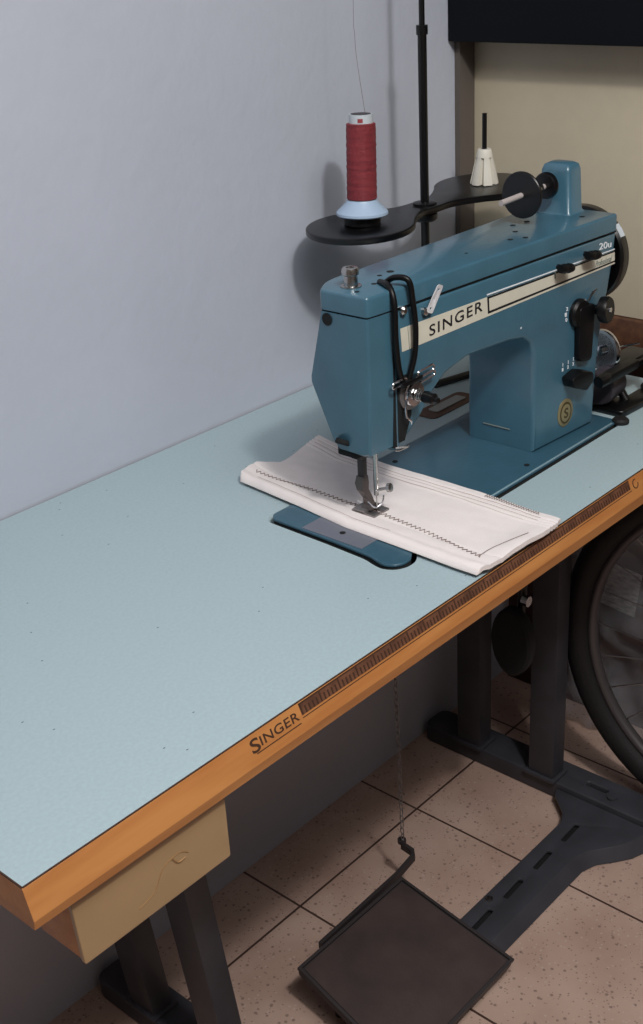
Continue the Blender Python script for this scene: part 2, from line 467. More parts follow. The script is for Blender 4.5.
# slotted cross bar (angle iron) with a gusset at its right end
slots = []
xx = 0.473
while xx < 1.12:
    slots.append(rounded([(xx, 0.160), (xx + 0.050, 0.162), (xx + 0.050, 0.171), (xx, 0.169)], 0.0035, 3)); xx += 0.0835
gus = [(1.035, 0.128), (1.062, 0.119), (1.085, 0.100), (1.110, 0.082), (1.138, 0.071), (1.167, 0.066)]
out = [(0.438, 0.128)] + gus + [(1.167, 0.245), (1.150, 0.238), (1.136, 0.222), (1.118, 0.202), (1.095, 0.192), (0.438, 0.192)]
bm = plate(out, slots, 0.0185, 0.0235, 0.001)
cb = mk('cross_bar', bm, M['stand'], table, label='grey slotted cross bar near the floor')
bm = bmesh.new()
loft(bm, [[(x, y, 0.0230), (x, y, 0.019), (x, y - 0.012, 0.002), (x, y - 0.015, 0.002)] for x, y in [(0.438, 0.1285)] + [(a, b + 0.0005) for a, b in gus]])
mk('bar_flange', bm, M['stand'], cb, ang=20)
bm = box((0.439, 0.188, 0.002), (1.095, 0.192, 0.0187)); mk('rear_flange', bm, M['stand'], cb)
mk('slot_shade', box((0.44, 0.150, 0.0125), (1.13, 0.178, 0.0150)), M['dark_cav'], cb, smooth=False)  # near-black strip added beneath the slots, stands for the shade inside the bar
mk('bolt', lathe([(0, 0.0), (0.006, 0.0), (0.006, 0.004), (0, 0.005)], (0.872, 0.181, 0.0235), n=6), M['steel'], cb)
mk('bolt', lathe([(0, 0.0), (0.009, 0.0), (0.009, 0.004), (0, 0.005)], (1.19, 0.150, 0.034), n=12), M['stand'], cb)

# treadle pedal, tilted
A = Vector((0.548, 0.282, 0.072)); B = Vector((0.785, 0.282, 0.072)); Cc = Vector((0.793, 0.083, 0.022)); D = Vector((0.530, 0.083, 0.022))
A, B, Cc, D = [Vector(p) for p in ((0.545, 0.280, 0.078), (0.779, 0.279, 0.078), (0.787, 0.079, 0.029), (0.528, 0.079, 0.029))]
n_ = (B - A).cross(D - A).normalized(); n_ = -n_ if n_.z < 0 else n_
def quad_at(s, t): return A * (1 - s) * (1 - t) + B * s * (1 - t) + Cc * s * t + D * (1 - s) * t
bm = plate(rounded([(0, 0), (1, 0), (1, 1), (0, 1)], 0.035, 4), [], -0.007, 0.0, 0.0)
pd = mk('treadle_pedal', xform(bm, lambda c: quad_at(c.x, c.y) + n_ * c.z), M['pedal_rim'], table, label='dark square foot pedal with worn brown pad')
bm = plate(rounded([(0.03, 0.03), (0.97, 0.03), (0.97, 0.97), (0.03, 0.97)], 0.03, 4), [], -0.001, 0.0016, 0.0)
mk('pedal_pad', xform(bm, lambda c: quad_at(c.x, c.y) + n_ * c.z), M['pedal'], pd)
bm = bmesh.new()
for s0, s1, t0, t1 in ((0, 1, 0, 0.022), (0, 1, 0.978, 1), (0, 0.018, 0.022, 0.978), (0.982, 1, 0.022, 0.978)):
    p = [quad_at(s, t) + n_ * z for z in (-0.001, 0.004) for s, t in ((s0, t0), (s1, t0), (s1, t1), (s0, t1))]
    loft(bm, [p[:4], p[4:]])
mk('pedal_rim', bm, M['pedal_rim'], pd)
bm = bmesh.new()
def bar(bm, pts, wd_, th):
    """flat bar through pts, wd_ vertical, th horizontal"""
    loops = []
    P = [Vector(p) for p in pts]
    for i, p in enumerate(P):
        t = (P[min(i + 1, len(P) - 1)] - P[max(0, i - 1)]); t.z = 0; t.normalize(); s = Vector((-t.y, t.x, 0))
        loops.append([p + s * th / 2 + Vector((0, 0, wd_ / 2)), p - s * th / 2 + Vector((0, 0, wd_ / 2)), p - s * th / 2 - Vector((0, 0, wd_ / 2)), p + s * th / 2 - Vector((0, 0, wd_ / 2))])
    loft(bm, loops)
bar(bm, [(0.60, 0.286, 0.075), (0.78, 0.288, 0.077), (0.826, 0.292, 0.080), (0.832, 0.298, 0.082), (0.833, 0.320, 0.084)], 0.012, 0.006)
mk('pedal_lever', bm, M['pedal_rim'], pd, label='bent iron lever arm')
for px in (0.575, 0.745):
    mk('pedal_support', tube([(px, 0.230, 0.058), (px, 0.230, 0.0005)], 0.008, 10), M['pedal_rim'], pd)
# chain from lever to the machine underside
bm = bmesh.new()
z = 0.084; k = 0; P0 = Vector((0.833, 0.318, 0.084)); P1 = Vector((0.800, 0.300, 0.70))
L = (P1 - P0).length; dirn = (P1 - P0).normalized(); step = 0.0125
for k in range(int(L / step)):
    c = P0 + dirn * (k + 0.5) * step
    side = Vector((1, 0, 0)) if k % 2 else Vector((0, 1, 0))
    pts = [c + side * 0.0032 * math.cos(a) + dirn * 0.0078 * math.sin(a) for a in [2 * PI * j / 8 for j in range(9)]]
    add_tube(bm, pts, 0.0009, 5, cap=False)
ch = mk('pedal_chain', bm, M['dull_steel'], table, label='thin steel chain'); ch['kind'] = 'stuff'
bm = lathe([(0, 0), (0.007, 0), (0.007, 0.006), (0, 0.007)], (0.833, 0.320, 0.090), n=10)
mk('chain_hook', bm, M['pedal_rim'], table)
for px, py in ((0.302, 0.05), (0.356, 0.05)):
    mk('hook', lathe([(0.002, 0), (0.002, -0.018), (0.007, -0.02), (0.008, -0.032), (0, -0.034)], (px, py, H - 0.043), n=12), M['black_paint'], table)
# hinge plates at the rear of the cut-out
for (hx, hy, bx) in ((0.972, 0.328, 0), (0.70, 0.328, 0)):
    out = rounded([(hx - 0.054, hy - 0.019), (hx + 0.054, hy - 0.019), (hx + 0.054, hy + 0.019), (hx - 0.054, hy + 0.019)], 0.012, 4)
    hg = mk('hinge_recess', plate(out, [], H + 0.0002, H + 0.0012), M['wood_dark'], table, smooth=False)
    mk('hinge_plate', plate(rounded([(hx - 0.032, hy - 0.008), (hx + 0.036, hy - 0.008), (hx + 0.036, hy + 0.009), (hx - 0.032, hy + 0.009)], 0.003, 3), [], H + 0.0012, H + 0.003), mat('scratched_zinc', srgb(150, 150, 146), 0.5), hg, smooth=False)
mk('knee_bar', tube([(1.02, 0.385, H + 0.005), (1.10, 0.365, H + 0.005)], 0.0055, 10), M['black_paint'], table)

# ================================================================== SEWING MACHINE
mc = empty('sewing_machine', (0.80, 0.19, H), 'teal blue industrial sewing machine with cream decal stripe on the mint table', 'sewing machine')
teal = M['teal']
def FY(x): return 0.151 - 0.065 * (x - 0.597)     # front face of arm
def BY(x): return 0.232 + 0.008 * (x - 0.597)
# bed
bed = mk('bed', plate(rounded(bed_out, 0.004, 3), [], H - 0.0005, H + 0.0032, 0.0012), M['teal_dark'], mc, label='flat blue base plate with rounded lobe')
mk('bed_casting', plate(rounded(grow(bed_out, -0.001), 0.004, 3), [], H - 0.030, H - 0.0006), M['dark_cav'], bed, smooth=False)
out = rounded([(0.560, 0.140), (0.640, 0.140), (0.640, 0.229), (0.560, 0.229)], 0.001, 2)
sp = mk('slide_plate', plate(out, [], H + 0.0028, H + 0.0041), mat('brushed_plate_steel', srgb(118, 122, 134), 0.45, 0.3), bed, smooth=False, label='grey steel slide plate with small hole')
mk('plate_hole', lathe([(0, 0), (0.0036, 0), (0.0036, 0.0003), (0, 0.0003)], (0.577, 0.182, H + 0.00405), n=16), M['dark_cav'], sp)
mk('bed_rim', box((0.750, 0.1008, H + 0.0022), (1.035, 0.1034, H + 0.0037), 0.0005), mat('worn_edge_metal', srgb(150, 178, 188), 0.35, 0.3), bed)
mk('rear_bumper', lathe([(0, 0), (0.0115, 0), (0.0115, 0.004), (0.009, 0.0065), (0, 0.007)], (1.049, 0.097, H + 0.0005), n=20), M['rubber'], bed)
for hx, hy in ((0.855, 0.118), (0.77, 0.26)):
    mk('screw', lathe([(0, 0), (0.0035, 0), (0.0035, 0.0006), (0, 0.0006)], (hx, hy, H + 0.0032), n=14), M['dark_cav'], bed)

# arm + pillar: side profile lofted from front to back
prof = [(0.636, 1.0292), (0.636, 0.868), (0.652, 0.876), (0.680, 0.896), (0.700, 0.918), (0.722, 0.934), (0.762, 0.9435), (0.84, 0.941),
        (0.868, 0.937), (0.882, 0.928), (0.8895, 0.912), (0.891, 0.880), (0.892, 0.7800), (1.022, 0.7800), (1.028, 0.86), (1.036, 0.925), (1.046, 0.955), (1.056, 1.000), (1.057, 1.0292)]
def arm_loop(y_of, inset):
    cx_ = 0.82; cz_ = 0.96
    out = []
    m = len(prof)
    g = grow(prof, -inset)
    for (x, zz) in g: out.append((x, y_of(x), zz))
    return out
bm = bmesh.new()
loops = []
rb = 0.007
for k in range(4):
    a = PI / 2 * k / 3
    loops.append(arm_loop(lambda x, a=a: FY(x) + rb * (1 - math.sin(a)), rb * (1 - math.cos(a))))
loops.reverse()   # from flat face outwards
for k in range(4):
    a = PI / 2 * k / 3
    pass
ff = [arm_loop(lambda x, t=t: FY(x) + rb * (1 - math.cos(t)), rb * (1 - math.sin(t))) for t in [PI / 2 * k / 4 for k in range(5)]]
bb = [arm_loop(lambda x, t=t: BY(x) - rb * (1 - math.cos(t)), rb * (1 - math.sin(t))) for t in [PI / 2 * k / 4 for k in range(4, -1, -1)]]
loft(bm, ff + bb)
arm = mk('arm', bm, teal, mc, ang=40, label='arm and pillar casting')
# face cover (the end of the head)
hexa_f = lambda d: None
def cover_loop(x, ins, fy):
    z0, z1 = 0.872 + ins, 1.0292
    return [(x, fy + ins, z1), (x, fy + ins, 0.948), (x, fy + 0.003 + ins, z0 + 0.002), (x, fy + 0.012 + ins, z0 - 0.001), (x, 0.200 - ins, z0), (x, 0.208 - ins, z0 + 0.008), (x, 0.2365 - ins, 0.945), (x, 0.2365 - ins, 0.952), (x, 0.2165 - ins, z1)]
bm = bmesh.new()
loft(bm, [cover_loop(0.5965, 0.004, 0.1515), cover_loop(0.5972, 0.0018, 0.1513), cover_loop(0.5995, 0.0, 0.1508), cover_loop(0.6345, 0.0, 0.1486)])
fc = mk('face_cover', bm, teal, mc, ang=28, label='six sided teal face cover')
mk('cover_notch', lathe([(0, 0), (0.007, 0), (0.007, 0.0006), (0, 0.0006)], (0.5961, 0.206, 1.022), (-1, 0, 0), 20), M['dark_cav'], fc)
# bits hanging under the face cover
bm = box((0.600, 0.176, 0.864), (0.634, 0.204, 0.8755), 0.002); mk('cover_opening', bm, M['dark_cav'], fc)
bm = lathe([(0, 0), (0.0085, 0), (0.0095, 0.002), (0.0085, 0.006), (0, 0.006)], (0.5955, 0.192, 0.880), (0.5, 0, 1), 16); mk('recess_shade', bm, M['dark_cav'], fc)  # near-black piece stands for the shade inside a round hole, not a knob
bm = tube(spline([(0.606, 0.190, 0.870), (0.603, 0.184, 0.868), (0.610, 0.178, 0.866)], 5), 0.0022, 8); mk('lever_tip', bm, M['steel'], fc)
bm = bmesh.new(); add_tube(bm, spline([(0.632, 0.146, 0.874), (0.642, 0.139, 0.874), (0.650, 0.141, 0.872), (0.640, 0.146, 0.869), (0.632, 0.147, 0.871)], 6), 0.0011, 6)
mk('thread_eyelet', bm, M['steel'], fc)
# dark slot between face cover and arm (behind the cables)
bm = loft(bmesh.new(), [[(0.6345, 0.1500, z), (0.6375, 0.1493 - 0.001, z), (0.6375, 0.160, z), (0.6345, 0.160, z)] for z in (0.872, 1.029)])
mk('cover_gap', bm, M['dark_cav'], mc)
bm = loft(bmesh.new(), [[(0.640, FY(0.64) - 0.0006, z), (xr, FY(xr) - 0.0006, z), (xr, FY(xr) + 0.0005, z), (0.640, FY(0.64) + 0.0005, z)] for z, xr in ((0.877, 0.650), (0.905, 0.662), (0.950, 0.664), (0.9535, 0.656))])
mk('take_up_slot', bm, M['dark_cav'], mc)
# seam and top cover
def cov_outline(ins=0.0):
    return [(0.5975 + ins, 0.1515 + ins), (0.62, FY(0.62) - 0.0008 + ins), (1.058 - ins, FY(1.058) - 0.0008 + ins), (1.058 - ins, 0.236 - ins), (0.64, 0.2355 - ins), (0.622, 0.2315 - ins), (0.5975 + ins, 0.2165 - ins)]
mk('seam_strip', plate(cov_outline(0.0012), [], 1.0288, 1.0310), M['dark_cav'], mc, smooth=False)
bm = bmesh.new()
o0 = rounded(cov_outline(0.0), [0.005, 0.005, 0.006, 0.006, 0.006, 0.006, 0.005], 5)
def lift(ins, z):
    g = grow(o0, -ins)
    return [(x, y, z) for x, y in g]
loft(bm, [lift(0.0008, 1.0308), lift(0.0, 1.0314), lift(0.0, 1.0495), lift(0.0005, 1.0510), lift(0.0014, 1.0520), lift(0.0026, 1.0525)])
top = mk('top_cover', bm, teal, mc, ang=25, label='blue lid along the top of the arm')
for hx, hy, r in ((0.693, 0.196, 0.0045), (0.674, 0.196, 0.003), (0.645, 0.180, 0.0032), (0.612, 0.176, 0.0028), (0.878, 0.162, 0.0035), (0.914, 0.179, 0.0035), (0.895, 0.152, 0.0035), (0.80, 0.17, 0.002),
                  (1.020, 0.150, 0.0035), (0.94, 0.200, 0.0035), (0.965, 0.196, 0.0035)):
    mk('oil_hole', lathe([(0, 0), (r, 0), (r, 0.0004), (0, 0.0004)], (hx, hy, 1.0523), n=16), M['dark_cav'], top)
# presser regulator knob on top
bm = lathe([(0, 0), (0.0115, 0), (0.0115, 0.0012), (0.0078, 0.0016), (0.0076, 0.009), (0.0072, 0.012), (0.0092, 0.0135), (0.0095, 0.018), (0.0085, 0.0205), (0.0045, 0.0208), (0.004, 0.018), (0, 0.018)], (0.6245, 0.195, 1.0526), n=28)
mk('pressure_knob', bm, M['steel'], mc, label='small chrome pressure knob')

# front face placement: (x, z) and outward offset
fn = Vector((-0.065, -1, 0)).normalized()
def F(x, z, d=0.0): return Vector((x, FY(x), z)) + fn * d
def Fline(x): return 1.0
# decal stripe
TL, TR, BL, BR = (0.6475, 1.0072), (1.0540, 1.0056), (0.6495, 0.9806), (1.0555, 0.9885)
def stripe(xa, xb, ta, tb, d, name, m, parent):
    """piece of stripe between x fractions and height fractions (0 bottom .. 1 top)"""
    def pt(s, t):
        bx = BL[0] + (BR[0] - BL[0]) * s; bz = BL[1] + (BR[1] - BL[1]) * s
        tx = TL[0] + (TR[0] - TL[0]) * s; tz = TL[1] + (TR[1] - TL[1]) * s
        return (bx + (tx - bx) * t, bz + (tz - bz) * t)
    N = 12
    bm = bmesh.new()
    loops = []
    for k in range(N + 1):
        s = xa + (xb - xa) * k / N
        (x0, z0), (x1, z1) = pt(s, ta), pt(s, tb)
        loops.append([F(x0, z0, -0.0003), F(x0, z0, d), F(x1, z1, d), F(x1, z1, -0.0003)])
    loft(bm, loops)
    return mk(name, bm, m, parent, smooth=False)
ds = stripe(0, 1, 0, 1, 0.0004, 'decal_stripe', M['cream'], mc); ds['label'] = 'cream decal stripe'
def sx(x): return (x - 0.6485) / (1.0548 - 0.6485)
stripe(sx(0.7965), 1, 0.90, 1.0, 0.0006, 'stripe_line', M['ink'], ds)
stripe(sx(0.7965), 1, 0.13, 0.25, 0.0006, 'stripe_line', M['ink'], ds)
stripe(sx(0.7965), sx(0.7995), 0.13, 1.0, 0.0006, 'stripe_line', M['ink'], ds)
stripe(sx(0.7965), 1, 1.08, 1.15, 0.0005, 'stripe_line', M['white_ink'], ds)
stripe(sx(0.660), sx(0.6606), 0, 1, 0.0006, 'stripe_line', M['grey_ink'], ds)
stripe(sx(0.6745), sx(0.6750), 0, 1, 0.0006, 'stripe_line', M['grey_ink'], ds)
bm = text_bm('SINGER', 0.0925, 0.0128, lambda a, b, d: F(0.6945 + a, 0.9862 + 0.07 * a + b, 0.0004 + d), spacing=1.18, bold=0.006)
mk('lettering', bm, M['ink'], ds, smooth=False, label='black capital letters SINGER')
bm = text_bm('20u', 0.027, 0.0085, lambda a, b, d: F(1.019 + a, 1.0135 - 0.06 * a + b, d), bold=0.008)
mk('model_number', bm, M['white_ink'], arm, smooth=False)
bm = text_bm('Professional', 0.036, 0.0075, lambda a, b, d: F(1.012 + a, 0.9935 + b, 0.0004 + d), font_shear=0.4)
mk('script_lettering', bm, M['grey_ink'], ds, smooth=False)
# knobs near the right end of the stripe
for (x, z) in ((0.9320, 1.0115), (0.9880, 1.0155)):
    bm = bmesh.new()
    add_lathe(bm, [(0, 0), (0.0035, 0), (0.0035, 0.010), (0, 0.010)], F(x, z), fn, 14)
    add_lathe(bm, [(0, -0.013), (0.005, -0.012), (0.0062, -0.004), (0.005, 0.0), (0.0062, 0.004), (0.005, 0.012), (0, 0.013)], F(x, z, 0.0125), (1, -0.065, -0.15), 16)
    mk('thread_guide_knob', bm, M['black_plastic'], mc)
mk('pointer', box((0.925, 0.1285, 0.999), (0.9275, 0.1305, 1.007)), M['grey_ink'], mc)
# stitch dial, slotted lever plate, round knob
bm = lathe([(0, 0), (0.0185, 0), (0.0185, 0.005), (0.016, 0.008), (0, 0.008)], F(0.977, 0.943), fn, 28)
dial = mk('stitch_dial', bm, M['black_plastic'], mc, label='round black dial')
bm = plate(rounded([(0.973, 0.880), (1.000, 0.876), (1.0035, 0.9515), (0.970, 0.9515)], 0.008, 4), [], 0, 0.009, 0.001)
mk('slot_plate', xform(bm, lambda c: F(c.x, c.y, c.z)), M['black_plastic'], mc, label='tall black lever plate')
bm = lathe([(0, 0), (0.006, 0), (0.006, 0.006), (0.0135, 0.008), (0.0168, 0.010), (0.0172, 0.018), (0.0155, 0.021), (0, 0.021)], (1.0140, 0.1235, 0.938), (0.15, -1, 0.1), 28)
kn = mk('reverse_knob', bm, M['black_plastic'], mc, label='round black knob')
d_ = Vector((0.15, -1, 0.1)).normalized()
mk('knob_screw', lathe([(0, 0), (0.0035, 0), (0.0032, 0.0015), (0, 0.0018)], Vector((1.0140, 0.1235, 0.938)) + d_ * 0.021, d_, 14), M['chrome'], kn)
bm = tube([F(0.997, 0.953, 0.002), F(1.004, 0.965, 0.004), F(1.012, 0.9655, 0.004)], 0.0012, 6); mk('steel_clip', bm, M['chrome'], mc)
# numerals
for (t_, x, z) in (('0', 0.9515, 0.937), ('1', 0.9500, 0.944), ('2', 0.9525, 0.951)):
    mk('dial_number', text_bm(t_, 0.004, 0.005, lambda a, b, d, x=x, z=z: F(x + a, z + b, d), bold=0.01), M['white_ink'], arm, smooth=False)
for (t_, x, z) in (('1', 0.9475, 0.874), ('2', 0.9590, 0.8745), ('3', 0.9700, 0.8755)):
    mk('width_number', text_bm(t_, 0.003, 0.0045, lambda a, b, d, x=x, z=z: F(x + a, z - 0.001 + b, d), bold=0.01), M['white_ink'], arm, smooth=False)
    mk('width_mark', tube([F(x + 0.0015, z + 0.0055, 0.0002), F(x + 0.0015, z + 0.010, 0.0002)], 0.0005, 5), M['white_ink'], arm)
# lower stitch-width knob and lever
bm = plate(rounded([(0.946, 0.866), (0.968, 0.872), (0.992, 0.864), (0.994, 0.852), (0.980, 0.842), (0.952, 0.853)], 0.004, 3), [], 0, 0.018, 0.0015)
mk('width_knob', xform(bm, lambda c: F(c.x, c.y, c.z)), M['black_plastic'], mc, label='black grip knob')
bm = bmesh.new(); add_tube(bm, [(1.012, 0.112, 0.842), (1.022, 0.110, 0.843), (1.030, 0.112, 0.843)], 0.0085, 10)
add_box(bm, (1.022, 0.106, 0.834), (1.110, 0.122, 0.847), 0.003)
mk('reverse_lever', bm, M['black_plastic'], mc, label='black reverse lever with bright edge')
# badge
bdir = fn
def oval(rx, rz, d0, d1, name, m, p):
    bm = bmesh.new(); loops = []
    for r, d in ((1, d0), (1, d1 * 0.6 + d0 * 0.4), (0.93, d1)):
        loops.append([F(0.9575 + rx * r * math.cos(a), 0.8145 + rz * r * math.sin(a), d) for a in [2 * PI * k / 32 for k in range(32)]])
    loft(bm, loops); return mk(name, bm, m, p)
bg_ = oval(0.0165, 0.0190, -0.0003, 0.0012, 'badge', M['brass'], mc); bg_['label'] = 'round brass badge'
oval(0.0125, 0.0148, 0.001, 0.0015, 'badge_ring', M['brass_dark'], bg_)
oval(0.0100, 0.0120, 0.0013, 0.0018, 'badge_centre', M['brass'], bg_)
bm = text_bm('S', 0.009, 0.014, lambda a, b, d: F(0.953 + a, 0.8075 + b, 0.0018 + d), bold=0.02)
mk('badge_emblem', bm, M['brass_dark'], bg_, smooth=False)
# faint printed line on the pillar's left side
bm = text_bm('MADE IN BRAZIL', 0.040, 0.0022, lambda a, b, d: (0.8915 - d, 0.209 - a, 0.8035 + b))
bm.free()
bm = box((0.8905, 0.168, 0.8035), (0.8917, 0.209, 0.8045)); mk('printed_line', bm, M['grey_ink'], arm, smooth=False)
mk('paint_chip', lathe([(0, 0), (0.0014, 0), (0, 0.0004)], F(0.861, 0.953), fn, 8), M['white_ink'], arm)

# tension unit
T0 = F(0.660, 0.931)
bm = lathe([(0, 0), (0.019, 0), (0.019, 0.003), (0.012, 0.004), (0, 0.004)], T0, fn, 28); tn = mk('tension_unit', bm, M['dull_steel'], mc, label='steel thread tension discs and spring')
bm = lathe([(0, 0.004), (0.0115, 0.004), (0.0135, 0.0055), (0.0105, 0.0075), (0.0135, 0.0095), (0.0135, 0.0102), (0.008, 0.011), (0, 0.011)], T0, fn, 28); mk('tension_disc', bm, M['chrome'], tn)
bm = bmesh.new(); b_u = fn.orthogonal().normalized(); b_v = fn.cross(b_u)
add_tube(bm, [T0 + fn * (0.011 + 0.016 * k / 60) + (b_u * math.cos(k * 0.62) + b_v * math.sin(k * 0.62)) * (0.0068 - 0.0025 * k / 60) for k in range(61)], 0.0009, 6)
mk('tension_spring', bm, M['steel'], tn)
bm = lathe([(0, 0.008), (0.003, 0.008), (0.003, 0.020), (0.0065, 0.022), (0.0072, 0.026), (0.0062, 0.031), (0.0066, 0.036), (0.003, 0.038), (0.003, 0.042), (0, 0.042)], T0, fn, 20); mk('tension_nut', bm, M['black_paint'], tn)
bm = tube(spline([F(0.650, 0.928, 0.006), F(0.645, 0.920, 0.008), F(0.646, 0.908, 0.008), F(0.652, 0.902, 0.009), F(0.655, 0.897, 0.007)], 6), 0.0012, 6); mk('check_spring', bm, M['chrome'], tn)
# looped thread guide wires above
def loop_wire(cx_, cz_, ln, wd_, ang, d):
    pts = []
    for k in range(25):
        a = 2 * PI * k / 24
        ux = (ln if math.cos(a) > 0 else -ln) + wd_ * math.cos(a); uz = wd_ * math.sin(a)
        pts.append(F(cx_ + ux * math.cos(ang) - uz * math.sin(ang), cz_ + ux * math.sin(ang) + uz * math.cos(ang), d))
    return tube(pts, 0.0013, 6, cap=False)
gd = mk('wire_guide', loop_wire(0.6790, 0.9525, 0.010, 0.0035, 0.10, 0.008), M['chrome'], mc)
mk('wire_guide', loop_wire(0.6780, 0.9455, 0.013, 0.0030, 0.10, 0.008), M['chrome'], mc)
mk('wire_guide', loop_wire(0.6360, 0.9500, 0.008, 0.0035, 0.05, 0.008), M['chrome'], mc)
mk('guide_bracket', box((0.636, 0.136, 0.944), (0.672, 0.149, 0.9505), 0.002), M['black_paint'], mc)
# cables: two black tubes that hang from the lid to the tension unit
bm = tube(spline([(0.650, 0.176, 1.054), (0.6375, 0.153, 1.055), F(0.633, 1.038, 0.006), F(0.6335, 1.00, 0.006), F(0.6375, 0.965, 0.006), F(0.645, 0.945, 0.006)], 8), 0.0035, 12)
mk('black_hose', bm, M['black_plastic'], mc, label='black hose hanging from the lid')
bm = tube(spline([(0.650, 0.168, 1.0545), (0.651, 0.156, 1.0615), F(0.6560, 1.0590, 0.006), F(0.6610, 1.035, 0.007), F(0.6645, 1.005, 0.007), F(0.6620, 0.975, 0.007), F(0.6530, 0.950, 0.006)], 8), 0.0033, 12)
mk('black_hose', bm, M['black_plastic'], mc)
# three hole thread plate
bm = plate(rounded([(-0.0055, -0.015), (0.0055, -0.015), (0.0045, 0.017), (-0.0045, 0.017)], 0.003, 3),
           [[(0.0016 * math.cos(a), zc + 0.0016 * math.sin(a)) for a in [2 * PI * k / 10 for k in range(10)]] for zc in (-0.010, 0.001, 0.0115)], 0, 0.0012)
ca, sa = math.cos(-0.42), math.sin(-0.42)
gp = mk('thread_plate', xform(bm, lambda c: F(0.6955 + c.x * ca - c.y * sa, 1.029 + c.x * sa + c.y * ca, 0.0045 + c.z + max(0, c.y) * 0.35)), mat('pale_nickel', srgb(222, 222, 226), 0.45, 0.2), mc, smooth=False, label='white metal thread plate with three holes')
mk('plate_screw', lathe([(0, 0), (0.0045, 0), (0.0045, 0.0045), (0.003, 0.0055), (0, 0.0055)], F(0.686, 1.0175), fn, 14), M['steel'], gp)
mk('eyelet_screw', lathe([(0, 0), (0.0045, 0), (0.005, 0.004), (0.003, 0.006), (0, 0.006)], F(0.6505, 1.0275), fn, 14), M['steel'], mc)

# needle bar, presser foot
nx, ny = 0.6365, 0.190
nb_ = mk('needle_bar', lathe([(0, 0), (0.0030, 0), (0.0030, 0.068), (0, 0.068)], (nx, ny - 0.010, 0.806), n=16), M['steel'], mc)
bm = bmesh.new()
add_tube(bm, [(nx - 0.001, ny - 0.010, 0.812), (nx + 0.004, ny - 0.024, 0.817)], 0.0020, 8)
add_lathe(bm, [(0, 0), (0.0052, 0), (0.0052, 0.004), (0, 0.005)], (nx + 0.004, ny - 0.024, 0.817), (0.2, -1, 0.3), 16)
mk('needle_clamp', bm, M['steel'], nb_)
mk('needle', tube([(nx, ny - 0.010, 0.807), (nx, ny - 0.010, H + 0.006)], 0.0009, 6), M['steel'], nb_)
bm = box((0.6265, 0.190, 0.822), (0.6335, 0.199, 0.872), 0.001)
add_box(bm, (0.6205, 0.188, 0.852), (0.6345, 0.202, 0.862), 0.001)
pb = mk('presser_bar', bm, M['pedal_rim'], mc)
bm = bmesh.new()
loft(bm, [[(x0, y0, z), (x1, y0, z), (x1, y1, z), (x0, y1, z)] for (x0, x1, y0, y1, z) in
          ((0.6255, 0.6345, 0.190, 0.200, 0.829), (0.6235, 0.6345, 0.189, 0.201, 0.820), (0.6240, 0.6340, 0.189, 0.199, 0.812), (0.6290, 0.6375, 0.187, 0.195, 0.802), (0.6300, 0.6395, 0.185, 0.194, 0.793), (0.627, 0.643, 0.181, 0.197, H + 0.0122))])
pf = mk('presser_foot', bm, mat('dark_worn_steel', srgb(104, 96, 94), 0.4, 0.7), mc, ang=20, label='steel presser foot')
zt = H + 0.0078
bm = bmesh.new()
for (a0, a1) in ((0.6215, 0.6330), (0.6385, 0.6490)):
    loft(bm, [[(a0, 0.172, z), (a1, 0.172, z), (a1, 0.206, z), (a0, 0.206, z)] for z in (zt, zt + 0.002)])
add_box(bm, (0.6215, 0.186, zt), (0.6490, 0.204, zt + 0.0045), 0.001)
mk('foot_sole', bm, M['dull_steel'], pf)
bm = tube(spline([(0.626, 0.184, 0.800), (0.624, 0.172, 0.797), (0.632, 0.168, 0.801), (0.640, 0.172, 0.806)], 6), 0.0010, 6); mk('finger_guard', bm, M['chrome'], pf)

# hand wheel on the right
hw = mk('hand_wheel', lathe([(0, 0.0), (0.020, 0.0), (0.022, 0.008), (0.050, 0.010), (0.054, 0.004), (0.0610, 0.003), (0.0638, 0.006), (0.0638, 0.019), (0.0610, 0.023), (0.050, 0.023), (0.046, 0.018), (0.018, 0.020), (0.016, 0.026), (0, 0.026)], (1.057, 0.1760, 0.9915), (1, 0, 0), 56), M['black_paint'], mc, label='black hand wheel')
bm = loft(bmesh.new(), [[(x, 0.1760 - r * math.cos(a), 0.9915 + r * math.sin(a)) for (r, x) in ((0.0632, 1.0640), (0.0632, 1.0745), (0.0645, 1.0745), (0.0645, 1.0640))] for a in [math.radians(d) for d in range(27, 44, 2)]])
mk('rim_patch', bm, M['label_and_patch_white'], hw, smooth=False)  # small pale patch on the wheel's rim
mk('wheel_hub', lathe([(0.0, 0), (0.024, 0), (0.024, 0.006), (0, 0.006)], (1.0545, 0.1760, 0.9915), (1, 0, 0), 32), M['teal'], hw)

# winder bracket with shaft and discs on the top
blk = bmesh.new()
def bl(z, ix, iy): return [(1.016 + ix, 0.1665 + iy, z), (1.055 - ix, 0.1665 + iy, z), (1.055 - ix, 0.222 - iy, z), (1.016 + ix, 0.222 - iy, z)]
def bl(z, ix, iy):
    return [(x, y, z) for x, y in rounded([(1.016 + ix, 0.1665 + iy), (1.050 - ix, 0.1665 + iy), (1.050 - ix, 0.214 - iy), (1.016 + ix, 0.214 - iy)], 0.006, 4)]
loft(blk, [bl(1.052, -0.003, -0.003), bl(1.056, 0, 0), bl(1.106, 0.0008, 0.003), bl(1.1125, 0.0030, 0.005), bl(1.115, 0.007, 0.010)])
br = mk('winder_bracket', blk, teal, mc, ang=50, label='blue upright bracket on the lid')
sy, sz = 0.192, 1.0905
mk('shaft', tube([(1.018, sy, sz), (0.902, sy, sz - 0.003)], 0.0036, 14), mat('worn_pin_steel', srgb(190, 180, 176), 0.5, 0.2), br)
mk('small_disc', lathe([(0, 0), (0.0150, 0), (0.0165, 0.003), (0.0165, 0.008), (0.014, 0.011), (0, 0.011)], (0.996, sy, sz), (1, 0, 0), 32), M['black_paint'], br)
